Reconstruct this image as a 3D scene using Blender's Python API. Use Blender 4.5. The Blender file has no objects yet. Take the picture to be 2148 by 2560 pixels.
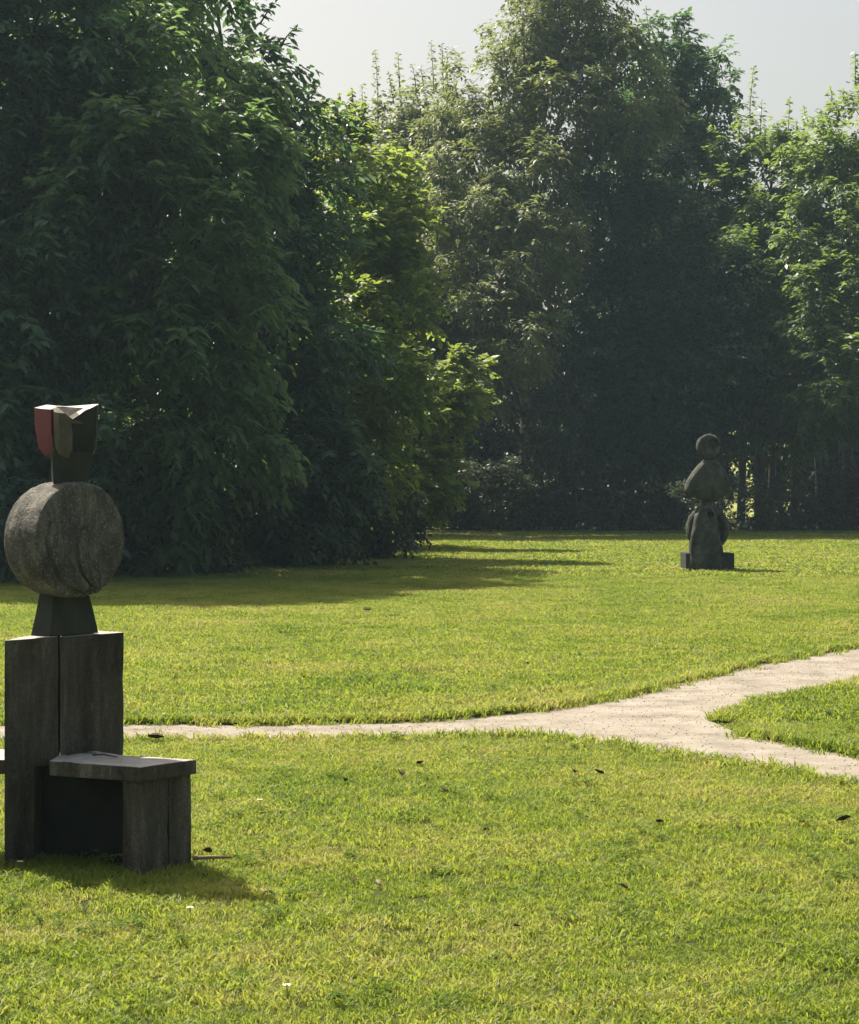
import bpy, bmesh, math, random
import numpy as np
from mathutils import Vector, noise as mnoise

random.seed(7)
rng = np.random.default_rng(7)
scene = bpy.context.scene
col = scene.collection
R = math.radians

# ------------------------------------------------------------------ camera, sky, sun, exposure
EYE, FPX, HOR, CX = 1.6, 5000.0, 1200.0, 1074.0
cam_d = bpy.data.cameras.new('camera')
cam = bpy.data.objects.new('camera', cam_d)
col.objects.link(cam)
cam.location = (0, 0, EYE)
cam.rotation_euler = (R(90), 0, 0)
cam_d.sensor_fit = 'VERTICAL'
cam_d.sensor_height = 24.0
cam_d.sensor_width = 24.0
cam_d.lens = 24.0 * FPX / 2560.0
cam_d.shift_y = -80.0 / 2560.0
cam_d.clip_start = 0.1
cam_d.clip_end = 3000
scene.camera = cam

SUN_EL, SUN_AZ = R(56), R(50)                      # shade falls to the right and towards the viewer
to_sun = Vector((-math.cos(SUN_AZ) * math.cos(SUN_EL), math.sin(SUN_AZ) * math.cos(SUN_EL), math.sin(SUN_EL)))
world = bpy.data.worlds.new('World')
scene.world = world
world.use_nodes = True
wn, wl = world.node_tree.nodes, world.node_tree.links
wn.clear()
w_out = wn.new('ShaderNodeOutputWorld')
w_bg = wn.new('ShaderNodeBackground')
w_sky = wn.new('ShaderNodeTexSky')
w_sky.sky_type = 'NISHITA'
w_sky.sun_disc = False
w_sky.sun_elevation = SUN_EL
w_sky.sun_rotation = math.atan2(to_sun.x, to_sun.y)
w_sky.air_density = 1.0
w_sky.dust_density = 5.0
w_sky.ozone_density = 1.0
w_hsv = wn.new('ShaderNodeHueSaturation')          # thin high cloud: a paler sky
w_hsv.inputs['Saturation'].default_value = 0.85
w_bg.inputs['Strength'].default_value = 0.089
wl.new(w_sky.outputs[0], w_hsv.inputs['Color'])
w_tint = wn.new('ShaderNodeMix')                   # warm veil of the late summer air
w_tint.data_type = 'RGBA'; w_tint.blend_type = 'MULTIPLY'; w_tint.inputs[0].default_value = 1.0
w_tint.inputs[7].default_value = (1.09, 1.0, 0.85, 1)
wl.new(w_hsv.outputs[0], w_tint.inputs[6])
wl.new(w_tint.outputs[2], w_bg.inputs['Color'])
wl.new(w_bg.outputs[0], w_out.inputs['Surface'])

sun_d = bpy.data.lights.new('sun', 'SUN')
sun_d.energy = 5.0
sun_d.angle = R(0.6)
sun_d.color = (1.0, 0.93, 0.80)
sun = bpy.data.objects.new('sun', sun_d)
col.objects.link(sun)
sun.rotation_euler = to_sun.to_track_quat('Z', 'Y').to_euler()
sun.location = (-20, 20, 40)

vs = scene.view_settings
vs.view_transform = 'Standard'
vs.look = 'None'
vs.gamma = 1.0
vs.exposure = 0.9
vs.use_curve_mapping = False

# ------------------------------------------------------------------ helpers
def G(px, py):
    """ground point seen at a pixel of the photograph"""
    d = EYE * FPX / (py - HOR)
    return ((px - CX) / FPX * d, d)

def W(px, py, d):
    return np.array(((px - CX) / FPX * d, d, EYE - (py - HOR) / FPX * d))

def tag(o, label=None, cat=None, group=None, kind=None):
    if label: o['label'] = label
    if cat: o['category'] = cat
    if group: o['group'] = group
    if kind: o['kind'] = kind
    return o

def empty(name, loc, label, cat, group=None):
    o = bpy.data.objects.new(name, None)
    o.empty_display_size = 0.2
    o.location = loc
    col.objects.link(o)
    return tag(o, label, cat, group)

def link_mesh(name, me, mat, parent=None, smooth=False):
    o = bpy.data.objects.new(name, me)
    col.objects.link(o)
    for m in (mat if isinstance(mat, (list, tuple)) else [mat]):
        me.materials.append(m)
    if parent: o.parent = parent
    if smooth:
        me.polygons.foreach_set('use_smooth', np.ones(len(me.polygons), dtype=bool))
    return o

def mesh_from(name, verts, faces):
    me = bpy.data.meshes.new(name)
    me.from_pydata([tuple(map(float, v)) for v in verts], [], faces)
    me.update()
    return me

def bm_to(name, bm, mat, parent=None, smooth=False, sharp=None):
    me = bpy.data.meshes.new(name)
    bmesh.ops.recalc_face_normals(bm, faces=bm.faces)
    bm.to_mesh(me)
    bm.free()
    o = link_mesh(name, me, mat, parent, smooth)
    if smooth and sharp:
        me.set_sharp_from_angle(angle=R(sharp))
    return o

def ring_loft(bm, rings, cap=True):
    vr = [[bm.verts.new(tuple(map(float, p))) for p in r] for r in rings]
    n = len(vr[0])
    for a, b in zip(vr[:-1], vr[1:]):
        for i in range(n):
            bm.faces.new((a[i], a[(i + 1) % n], b[(i + 1) % n], b[i]))
    if cap:
        bm.faces.new(list(reversed(vr[0])))
        bm.faces.new(vr[-1])
    return vr

def weather(bm, size, amp):
    """cut long edges and push the points about a little: chipped, uneven stone"""
    for _ in range(4):
        long_ = [e for e in bm.edges if e.calc_length() > size * 1.6]
        if not long_: break
        bmesh.ops.subdivide_edges(bm, edges=long_, cuts=1, use_grid_fill=True)
    bmesh.ops.triangulate(bm, faces=[f for f in bm.faces if len(f.verts) > 4])
    bm.normal_update()
    for v in bm.verts:
        p = v.co
        k = mnoise.noise(p * 14) * .5 + mnoise.noise(p * 45) * .5
        chip = max(0, mnoise.noise(p * 30 + Vector((3, 7, 1))) - .25) * (2.2 if len({tuple(round(c, 1) for c in f.normal) for f in v.link_faces}) > 1 else .3)
        v.co = p + v.normal * amp * (k - 1.6 * chip)

def prism(poly, z0, z1, o, bevel=0.006, top_scale=1.0, jig=0.0, wear=0.0035):
    """upright prism over a plan polygon, relative to the origin o, with worn edges"""
    bm = bmesh.new()
    cx = sum(p[0] for p in poly) / len(poly); cy = sum(p[1] for p in poly) / len(poly)
    bot = [(p[0] - o[0], p[1] - o[1], z0) for p in poly]
    top = [((p[0] - cx) * top_scale + cx - o[0] + random.uniform(-jig, jig),
            (p[1] - cy) * top_scale + cy - o[1] + random.uniform(-jig, jig), z1 + random.uniform(-jig, jig)) for p in poly]
    ring_loft(bm, [bot, top])
    bmesh.ops.recalc_face_normals(bm, faces=bm.faces)
    if bevel:
        bmesh.ops.bevel(bm, geom=list(bm.edges), offset=bevel, segments=2, profile=0.6, affect='EDGES')
    weather(bm, 0.06, wear)
    return bm

def tube_arrays(path, radii, n=7):
    path = np.array(path, float)
    t = np.gradient(path, axis=0)
    t /= np.linalg.norm(t, axis=1)[:, None] + 1e-9
    ref = np.where(np.abs(t[:, 2:3]) > 0.9, np.array([[1.0, 0, 0]]), np.array([[0, 0, 1.0]]))
    a = np.cross(t, ref); a /= np.linalg.norm(a, axis=1)[:, None] + 1e-9
    b = np.cross(t, a)
    ang = np.linspace(0, 2 * np.pi, n, endpoint=False)
    v = (path[:, None] + np.array(radii)[:, None, None] *
         (np.cos(ang)[None, :, None] * a[:, None] + np.sin(ang)[None, :, None] * b[:, None]))
    m = len(path)
    f = [(i * n + j, i * n + (j + 1) % n, (i + 1) * n + (j + 1) % n, (i + 1) * n + j)
         for i in range(m - 1) for j in range(n)]
    f.append(tuple(range((m - 1) * n, m * n)))
    return v.reshape(-1, 3), f

class MB:
    def __init__(self): self.v, self.f, self.n = [], [], 0
    def tube(self, path, radii, n=7):
        v, f = tube_arrays(path, radii, n)
        self.v.append(v); self.f += [tuple(i + self.n for i in q) for q in f]; self.n += len(v)
    def build(self, name, mat, parent=None, origin=(0, 0, 0)):
        v = np.concatenate(self.v) - np.array(origin)
        return link_mesh(name, mesh_from(name, v, self.f), mat, parent, True)

# ------------------------------------------------------------------ materials
def mat_new(name):
    m = bpy.data.materials.new(name)
    m.use_nodes = True
    nt = m.node_tree
    nt.nodes.clear()
    return m, nt.nodes, nt.links

def N(nodes, t, **kw):
    n = nodes.new(t)
    for k, v in kw.items():
        if k in n.inputs: n.inputs[k].default_value = v
        else: setattr(n, k, v)
    return n

def ramp(nodes, stops):
    r = nodes.new('ShaderNodeValToRGB')
    e = r.color_ramp.elements
    while len(e) < len(stops): e.new(0.5)
    for el, (p, c) in zip(e, stops):
        el.position = p
        el.color = (c[0], c[1], c[2], 1)
    return r

def stone_mat(name, stops, scale=6.0, fine=90.0, bump=0.5, dist=0.004, speck=0.0, rough=0.9, lichen=None, zs=0.45, speck_scale=1.2):
    m, n, l = mat_new(name)
    out = N(n, 'ShaderNodeOutputMaterial'); b = N(n, 'ShaderNodeBsdfPrincipled', Roughness=rough)
    b.inputs['Specular IOR Level'].default_value = 0.25
    tc = N(n, 'ShaderNodeNewGeometry')
    n1 = N(n, 'ShaderNodeTexNoise', Scale=scale, Detail=8.0, Roughness=0.65)
    n2 = N(n, 'ShaderNodeTexNoise', Scale=fine, Detail=4.0, Roughness=0.7)
    vo = N(n, 'ShaderNodeTexVoronoi', Scale=fine * speck_scale)
    mp = N(n, 'ShaderNodeMapping')
    mp.inputs['Scale'].default_value = (1.0, 1.0, zs)
    l.new(tc.outputs['Position'], mp.inputs['Vector'])
    l.new(mp.outputs[0], n1.inputs['Vector'])
    l.new(tc.outputs['Position'], n2.inputs['Vector'])
    l.new(tc.outputs['Position'], vo.inputs['Vector'])
    r1 = ramp(n, stops)
    mixf = N(n, 'ShaderNodeMath', operation='MULTIPLY_ADD')
    mixf.inputs[1].default_value = 0.35; mixf.inputs[2].default_value = -0.17
    add = N(n, 'ShaderNodeMath', operation='ADD')
    l.new(n2.outputs['Fac'], mixf.inputs[0]); l.new(mixf.outputs[0], add.inputs[0]); l.new(n1.outputs['Fac'], add.inputs[1])
    l.new(add.outputs[0], r1.inputs['Fac'])
    colr = r1.outputs['Color']
    if speck:
        rs = ramp(n, [(0.0, (1, 1, 1)), (0.16, (1, 1, 1)), (0.3, (0, 0, 0))])
        l.new(vo.outputs['Distance'], rs.inputs['Fac'])
        mx = N(n, 'ShaderNodeMix', data_type='RGBA')
        ms = N(n, 'ShaderNodeMath', operation='MULTIPLY'); ms.inputs[1].default_value = speck
        l.new(rs.outputs['Color'], ms.inputs[0]); l.new(ms.outputs[0], mx.inputs[0])
        l.new(colr, mx.inputs[6]); mx.inputs[7].default_value = (0.42, 0.4, 0.36, 1)
        colr = mx.outputs[2]
    if lichen:
        n3 = N(n, 'ShaderNodeTexNoise', Scale=scale * 2.2, Detail=6.0, Roughness=0.7)
        l.new(tc.outputs['Position'], n3.inputs['Vector'])
        rl = ramp(n, [(0.56, (0, 0, 0)), (0.68, (0.75, 0.75, 0.75))])
        l.new(n3.outputs['Fac'], rl.inputs['Fac'])
        mx = N(n, 'ShaderNodeMix', data_type='RGBA')
        l.new(rl.outputs['Color'], mx.inputs[0]); l.new(colr, mx.inputs[6])
        mx.inputs[7].default_value = (*lichen, 1)
        colr = mx.outputs[2]
    l.new(colr, b.inputs['Base Color'])
    bp = N(n, 'ShaderNodeBump', Strength=bump, Distance=dist)
    l.new(n2.outputs['Fac'], bp.inputs['Height'])
    l.new(bp.outputs[0], b.inputs['Normal'])
    l.new(b.outputs[0], out.inputs['Surface'])
    return m

def leaf_mat(name, dark, light, trans, tmix=0.4, rough=0.5):
    """leaf: colour by the leaf's own tone, light passes through it"""
    m, n, l = mat_new(name)
    out = N(n, 'ShaderNodeOutputMaterial')
    at = N(n, 'ShaderNodeAttribute', attribute_name='tone')
    r1 = ramp(n, [(0.0, dark), (0.8, light), (1.0, tuple(min(1, c * 1.25) for c in light))])
    l.new(at.outputs['Fac'], r1.inputs['Fac'])
    b = N(n, 'ShaderNodeBsdfPrincipled', Roughness=rough)
    b.inputs['Specular IOR Level'].default_value = 0.55
    l.new(r1.outputs['Color'], b.inputs['Base Color'])
    r2 = ramp(n, [(0.0, tuple(c * 0.7 for c in trans)), (1.0, trans)])
    l.new(at.outputs['Fac'], r2.inputs['Fac'])
    t = N(n, 'ShaderNodeBsdfTranslucent')
    l.new(r2.outputs['Color'], t.inputs['Color'])
    mx = N(n, 'ShaderNodeMixShader', Fac=tmix)
    l.new(b.outputs[0], mx.inputs[1]); l.new(t.outputs[0], mx.inputs[2])
    l.new(mx.outputs[0], out.inputs['Surface'])
    return m

def bark_mat(name, c1, c2):
    return stone_mat(name, [(0.3, c1), (0.7, c2)], scale=9.0, fine=60.0, bump=0.7, dist=0.01)

M = {}
M['concrete'] = stone_mat('shaded_weathered_concrete', [(0.3, (0.02, 0.0165, 0.012)), (0.43, (0.05, 0.043, 0.033)), (0.56, (0.085, 0.077, 0.06)), (0.72, (0.20, 0.185, 0.15))],
                          scale=9.0, bump=0.6, dist=0.004, lichen=(0.10, 0.108, 0.075), zs=0.16)  # weathered faces, darkened so the colour carries their shade
M['sunlit_top'] = stone_mat('sunlit_concrete', [(0.25, (0.2, 0.19, 0.17)), (0.5, (0.36, 0.35, 0.32)), (0.8, (0.5, 0.49, 0.46))], scale=9.0, bump=0.4, dist=0.003)  # same concrete on upward faces, sunlight painted in as a paler colour
M['granite'] = stone_mat('rough_exposed_stone', [(0.28, (0.04, 0.039, 0.035)), (0.5, (0.11, 0.106, 0.094)), (0.76, (0.30, 0.28, 0.235))],
                         scale=11.0, fine=70.0, bump=1.0, dist=0.012, speck=0.4, speck_scale=0.9, lichen=(0.1, 0.085, 0.06))
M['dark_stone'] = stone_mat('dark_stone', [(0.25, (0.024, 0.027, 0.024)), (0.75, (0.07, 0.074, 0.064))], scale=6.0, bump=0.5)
M['shaded_damp_stone'] = stone_mat('shaded_algae_stone', [(0.25, (0.010, 0.012, 0.009)), (0.75, (0.032, 0.035, 0.027))], scale=6.0, bump=0.5)  # algae-dark stone, blackened further to paint in the shade under the seat
M['head_stone'] = stone_mat('stained_head_stone', [(0.25, (0.055, 0.052, 0.042)), (0.5, (0.12, 0.11, 0.085)), (0.75, (0.24, 0.22, 0.18))],
                            scale=9.0, bump=0.5, lichen=(0.1, 0.1, 0.045))
M['sunlit_head'] = stone_mat('sunlit_head_top', [(0.3, (0.42, 0.41, 0.38)), (0.7, (0.58, 0.57, 0.53))], scale=12.0, bump=0.3)  # white of the sun on the head's top planes, put into the colour
M['red_paint'] = stone_mat('faded_red_paint', [(0.25, (0.12, 0.06, 0.06)), (0.5, (0.22, 0.07, 0.08)), (0.8, (0.25, 0.12, 0.125))], scale=10.0, bump=0.35, rough=0.75, lichen=(0.10, 0.085, 0.075))
M['far_stone'] = stone_mat('mossy_grey_stone', [(0.3, (0.016, 0.02, 0.015)), (0.45, (0.05, 0.056, 0.043)), (0.58, (0.085, 0.09, 0.07)), (0.75, (0.17, 0.17, 0.135))], scale=7.0, fine=40, bump=0.9, dist=0.02, zs=.8)
M['bark'] = bark_mat('bark', (0.035, 0.03, 0.024), (0.085, 0.075, 0.06))
M['pale_bark'] = bark_mat('grey_bark', (0.06, 0.057, 0.05), (0.14, 0.13, 0.11))
M['dead_leaf'] = stone_mat('dead_leaf', [(0.3, (0.03, 0.02, 0.012)), (0.7, (0.085, 0.05, 0.025))], scale=30.0, bump=0.3)
M['grit'] = stone_mat('dark_grit', [(0.3, (0.15, 0.125, 0.1)), (0.7, (0.3, 0.255, 0.215))], scale=20.0, bump=0.3)
M['pale_stick'] = stone_mat('pale_stick', [(0.3, (0.17, 0.13, 0.085)), (0.7, (0.3, 0.25, 0.17))], scale=30.0, bump=0.3)
M['petal'] = stone_mat('white_petal', [(0.3, (0.72, 0.72, 0.7)), (0.7, (0.82, 0.82, 0.8))], scale=30.0, bump=0.1)
M['pollen'] = stone_mat('yellow_pollen', [(0.3, (0.6, 0.42, 0.04)), (0.7, (0.7, 0.5, 0.06))], scale=30.0, bump=0.1)

M['cherry'] = leaf_mat('cherry_leaf', (0.035, 0.075, 0.04), (0.095, 0.165, 0.07), (0.29, 0.46, 0.13), 0.48, 0.42)
M['cherry_dark'] = leaf_mat('deep_green_leaf', (0.032, 0.07, 0.05), (0.085, 0.155, 0.098), (0.18, 0.33, 0.09), 0.42, 0.42)
M['hazel'] = leaf_mat('hazel_leaf', (0.045, 0.078, 0.025), (0.105, 0.165, 0.045), (0.4, 0.52, 0.08), 0.52, 0.5)
M['oak'] = leaf_mat('young_oak_leaf', (0.06, 0.10, 0.025), (0.13, 0.2, 0.05), (0.36, 0.46, 0.08), 0.48, 0.45)
M['willow'] = leaf_mat('willow_leaf', (0.05, 0.074, 0.035), (0.12, 0.16, 0.07), (0.33, 0.39, 0.105), 0.46, 0.5)
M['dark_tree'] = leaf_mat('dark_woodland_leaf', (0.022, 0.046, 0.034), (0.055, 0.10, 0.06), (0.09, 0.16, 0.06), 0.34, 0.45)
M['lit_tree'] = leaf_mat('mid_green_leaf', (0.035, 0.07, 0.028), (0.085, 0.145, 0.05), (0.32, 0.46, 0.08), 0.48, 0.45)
M['bramble'] = leaf_mat('bramble_leaf', (0.022, 0.038, 0.022), (0.06, 0.082, 0.04), (0.10, 0.14, 0.04), 0.32, 0.5)
M['clover'] = leaf_mat('weed_leaf', (0.05, 0.09, 0.02), (0.10, 0.155, 0.035), (0.25, 0.36, 0.05), 0.4, 0.7)
for n_ in M['clover'].node_tree.nodes:
    if n_.type == 'BSDF_PRINCIPLED': n_.inputs['Specular IOR Level'].default_value = 0.08
M['hedge'] = leaf_mat('field_hedge_leaf', (0.06, 0.09, 0.025), (0.13, 0.18, 0.05), (0.45, 0.5, 0.1), 0.5, 0.5)
M['meadow'] = stone_mat('distant_meadow', [(0.25, (0.14, 0.17, 0.04)), (0.5, (0.22, 0.24, 0.065)), (0.8, (0.3, 0.3, 0.11))], scale=0.8, fine=8.0, bump=0.6, dist=0.05)

# ground under the grass
def lawn_material():
    m, n, l = mat_new('lawn_soil_and_thatch')
    out = N(n, 'ShaderNodeOutputMaterial'); b = N(n, 'ShaderNodeBsdfPrincipled', Roughness=0.95)
    b.inputs['Specular IOR Level'].default_value = 0.089
    g = N(n, 'ShaderNodeNewGeometry')
    n1 = N(n, 'ShaderNodeTexNoise', Scale=0.6, Detail=6.0, Roughness=0.6)
    n2 = N(n, 'ShaderNodeTexNoise', Scale=24.0, Detail=5.0, Roughness=0.7)
    l.new(g.outputs['Position'], n1.inputs['Vector']); l.new(g.outputs['Position'], n2.inputs['Vector'])
    r1 = ramp(n, [(0.3, (0.045, 0.062, 0.014)), (0.6, (0.085, 0.105, 0.024)), (0.8, (0.11, 0.11, 0.035))])
    r2 = ramp(n, [(0.3, (0.45, 0.45, 0.45)), (0.65, (1, 1, 1))])
    l.new(n1.outputs['Fac'], r1.inputs['Fac']); l.new(n2.outputs['Fac'], r2.inputs['Fac'])
    mx = N(n, 'ShaderNodeMix', data_type='RGBA', blend_type='MULTIPLY'); mx.inputs[0].default_value = 1.0
    l.new(r1.outputs['Color'], mx.inputs[6]); l.new(r2.outputs['Color'], mx.inputs[7])
    l.new(mx.outputs[2], b.inputs['Base Color'])
    bp = N(n, 'ShaderNodeBump', Strength=1.0, Distance=0.03)
    l.new(n2.outputs['Fac'], bp.inputs['Height']); l.new(bp.outputs[0], b.inputs['Normal'])
    l.new(b.outputs[0], out.inputs['Surface'])
    return m

def grass_material():
    m, n, l = mat_new('turf_blade')
    out = N(n, 'ShaderNodeOutputMaterial')
    g = N(n, 'ShaderNodeNewGeometry'); oi = N(n, 'ShaderNodeObjectInfo')
    at = N(n, 'ShaderNodeAttribute', attribute_name='tone')
    n1 = N(n, 'ShaderNodeTexNoise', Scale=0.55, Detail=5.0, Roughness=0.62)
    n2 = N(n, 'ShaderNodeTexNoise', Scale=3.2, Detail=4.0, Roughness=0.6)
    l.new(g.outputs['Position'], n1.inputs['Vector']); l.new(g.outputs['Position'], n2.inputs['Vector'])
    a1 = N(n, 'ShaderNodeMath', operation='MULTIPLY_ADD'); a1.inputs[1].default_value = 1.15
    l.new(n1.outputs['Fac'], a1.inputs[0])
    a2 = N(n, 'ShaderNodeMath', operation='MULTIPLY'); a2.inputs[1].default_value = 0.75
    l.new(n2.outputs['Fac'], a2.inputs[0]); l.new(a2.outputs[0], a1.inputs[2])
    a3 = N(n, 'ShaderNodeMath', operation='MULTIPLY_ADD'); a3.inputs[1].default_value = 0.34
    l.new(at.outputs['Fac'], a3.inputs[0]); l.new(a1.outputs[0], a3.inputs[2])
    a4 = N(n, 'ShaderNodeMath', operation='MULTIPLY_ADD'); a4.inputs[1].default_value = 0.22; 
    l.new(oi.outputs['Random'], a4.inputs[0]); l.new(a3.outputs[0], a4.inputs[2])
    a5 = N(n, 'ShaderNodeMath', operation='ADD'); a5.inputs[1].default_value = -0.73
    l.new(a4.outputs[0], a5.inputs[0])
    r1 = ramp(n, [(0.1, (0.055, 0.10, 0.018)), (0.38, (0.14, 0.197, 0.034)), (0.62, (0.23, 0.255, 0.06)), (0.9, (0.38, 0.34, 0.15))])
    r2 = ramp(n, [(0.1, (0.17, 0.28, 0.02)), (0.38, (0.355, 0.475, 0.045)), (0.62, (0.50, 0.54, 0.08)), (0.9, (0.56, 0.5, 0.16))])
    l.new(a5.outputs[0], r1.inputs['Fac']); l.new(a5.outputs[0], r2.inputs['Fac'])
    b = N(n, 'ShaderNodeBsdfPrincipled', Roughness=0.55); b.inputs['Specular IOR Level'].default_value = 0.3
    t = N(n, 'ShaderNodeBsdfTranslucent')
    l.new(r1.outputs['Color'], b.inputs['Base Color']); l.new(r2.outputs['Color'], t.inputs['Color'])
    mx = N(n, 'ShaderNodeMixShader', Fac=0.45)
    l.new(b.outputs[0], mx.inputs[1]); l.new(t.outputs[0], mx.inputs[2]); l.new(mx.outputs[0], out.inputs['Surface'])
    return m

M['lawn'] = lawn_material()
M['grass'] = grass_material()
M['path'] = stone_mat('pale_gravel_path', [(0.28, (0.13, 0.11, 0.085)), (0.45, (0.225, 0.197, 0.158)), (0.6, (0.285, 0.252, 0.208)), (0.8, (0.36, 0.325, 0.275))],
                      scale=3.0, fine=70.0, bump=0.7, dist=0.006, speck=0.1, zs=1.0)

# ------------------------------------------------------------------ ground and paths
def sheet(name, poly, z, mat):
    bm = bmesh.new()
    bm.faces.new([bm.verts.new((x, y, z)) for x, y in poly])
    bmesh.ops.triangulate(bm, faces=list(bm.faces))
    for f in bm.faces:
        if f.normal.z < 0: f.normal_flip()
    me = bpy.data.meshes.new(name); bm.to_mesh(me); bm.free()
    return link_mesh(name, me, mat)

tag(sheet('lawn', [(-380, -120), (380, -120), (380, 620), (-380, 620)], 0.0, M['lawn']), kind='structure')

up_edge = [(-900, 1822), (0, 1814), (320, 1812), (600, 1815), (1100, 1803), (1380, 1776), (1540, 1748), (1700, 1706), (1900, 1662), (2148, 1618), (2500, 1560), (3000, 1500)]
isl_up = [(3000, 1555), (2500, 1632), (2148, 1710), (2000, 1738), (1880, 1764), (1780, 1806)]
isl_lo = [(1850, 1842), (2000, 1866), (2148, 1896), (2500, 1962), (3000, 2060)]
lo_edge = [(3000, 2150), (2500, 2040), (2148, 1962), (2000, 1936), (1800, 1906), (1600, 1880), (1400, 1846), (1270, 1842), (800, 1850), (320, 1853), (0, 1862), (-900, 1874)]

def wavy(pts, amp, step=0.08):
    out = []
    for (a, b) in zip(pts[:-1], pts[1:]):
        L = math.dist(a, b); k = max(1, int(L / step))
        for i in range(k):
            t = i / k
            x = a[0] + (b[0] - a[0]) * t; y = a[1] + (b[1] - a[1]) * t
            a2_ = amp * .45
            out.append((x + amp * mnoise.noise((x * 2.3, y * 2.3, 1.7)) + a2_ * mnoise.noise((x * 9, y * 9, 4.1)), y + amp * mnoise.noise((x * 2.1, y * 2.1, 9.2)) + a2_ * mnoise.noise((x * 9, y * 9, 6.6))))
    out.append(pts[-1])
    return out

e_up = wavy([G(*p) for p in up_edge], 0.09)
e_iu = wavy([G(*p) for p in isl_up], 0.07)
e_il = wavy([G(*p) for p in isl_lo], 0.07)
e_lo = wavy([G(*p) for p in lo_edge], 0.09)
path_poly = e_up + e_iu + e_il + e_lo
tag(sheet('gravel_path', path_poly, 0.006, M['path']), kind='structure')
far_up = [(-200, 1326), (700, 1328), (960, 1329), (1130, 1333), (1290, 1339)]
far_lo = [(1400, 1348), (1290, 1346), (1130, 1339), (960, 1334), (700, 1333), (-200, 1331)]
far_poly = wavy([G(*p) for p in far_up], 0.2, 1.0) + wavy([G(*p) for p in far_lo], 0.2, 1.0)
tag(sheet('distant_path', far_poly, 0.006, M['path']), kind='structure')

def inside(poly, x, y):
    px = np.array([p[0] for p in poly]); py = np.array([p[1] for p in poly])
    qx = np.roll(px, -1); qy = np.roll(py, -1)
    res = np.zeros(len(x), bool)
    for a, b, c, d in zip(px, py, qx, qy):
        if b == d: continue
        hit = ((b > y) != (d > y)) & (x < (c - a) * (y - b) / (d - b) + a)
        res ^= hit
    return res

# ------------------------------------------------------------------ grass (scattered tufts)
def tuft_mesh(name, nb, rad, h0, h1, w, seed):
    r = np.random.default_rng(seed)
    V, F, T = [], [], []
    for i in range(nb):
        a = r.uniform(0, 2 * np.pi); d = rad * math.sqrt(r.uniform())
        x, y = d * math.cos(a), d * math.sin(a)
        h = r.uniform(h0, h1); lean = r.uniform(0.2, 1.5) * h; la = r.uniform(0, 2 * np.pi)
        fa = r.uniform(0, 2 * np.pi)
        sx, sy = math.cos(fa) * w / 2, math.sin(fa) * w / 2
        lx, ly = math.cos(la) * lean, math.sin(la) * lean
        k = len(V)
        V += [(x - sx, y - sy, 0), (x + sx, y + sy, 0),
              (x + lx * .35 - sx * .85, y + ly * .35 - sy * .85, h * .62), (x + lx * .35 + sx * .85, y + ly * .35 + sy * .85, h * .62),
              (x + lx, y + ly, h * r.uniform(.75, 1.0))]
        F += [(k, k + 1, k + 3, k + 2), (k + 2, k + 3, k + 4)]
        T += [r.uniform()] * 5
    me = mesh_from(name, V, F)
    at = me.attributes.new('tone', 'FLOAT', 'POINT'); at.data.foreach_set('value', np.array(T, np.float32))
    me.materials.append(M['grass'])
    return me

def scatter(name, pts, scales, tufts, kind='stuff', label=None):
    src = bpy.data.collections.new(name + '_source')
    for i, t in enumerate(tufts):
        o = bpy.data.objects.new('tuft', t); src.objects.link(o)
    me = bpy.data.meshes.new(name)
    me.vertices.add(len(pts)); me.vertices.foreach_set('co', np.asarray(pts, np.float32).ravel())
    n = len(pts)
    a = me.attributes.new('size', 'FLOAT', 'POINT'); a.data.foreach_set('value', np.asarray(scales, np.float32))
    a = me.attributes.new('turn', 'FLOAT_VECTOR', 'POINT')
    tv = np.zeros((n, 3), np.float32); tv[:, 2] = rng.uniform(0, 6.283, n)
    a.data.foreach_set('vector', tv.ravel())
    a = me.attributes.new('pick', 'INT', 'POINT'); a.data.foreach_set('value', rng.integers(0, len(tufts), n).astype(np.int32))
    o = link_mesh(name, me, M['grass'])
    ng = bpy.data.node_groups.new(name + '_scatter', 'GeometryNodeTree')
    ng.interface.new_socket('Geometry', in_out='INPUT', socket_type='NodeSocketGeometry')
    ng.interface.new_socket('Geometry', in_out='OUTPUT', socket_type='NodeSocketGeometry')
    gi = ng.nodes.new('NodeGroupInput'); go = ng.nodes.new('NodeGroupOutput')
    ci = ng.nodes.new('GeometryNodeCollectionInfo'); ci.inputs['Collection'].default_value = src
    ci.inputs['Separate Children'].default_value = True; ci.inputs['Reset Children'].default_value = True
    ip = ng.nodes.new('GeometryNodeInstanceOnPoints')
    ip.inputs['Pick Instance'].default_value = True
    def na(nm, dt):
        q = ng.nodes.new('GeometryNodeInputNamedAttribute'); q.data_type = dt; q.inputs['Name'].default_value = nm
        return q.outputs['Attribute']
    ng.links.new(gi.outputs[0], ip.inputs['Points']); ng.links.new(ci.outputs[0], ip.inputs['Instance'])
    ng.links.new(na('pick', 'INT'), ip.inputs['Instance Index'])
    ng.links.new(na('size', 'FLOAT'), ip.inputs['Scale'])
    e2r = ng.nodes.new('FunctionNodeEulerToRotation')
    ng.links.new(na('turn', 'FLOAT_VECTOR'), e2r.inputs[0]); ng.links.new(e2r.outputs[0], ip.inputs['Rotation'])
    ng.links.new(ip.outputs[0], go.inputs[0])
    md = o.modifiers.new('scatter', 'NODES'); md.node_group = ng
    tag(o, label, None, None, kind)
    return o

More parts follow.
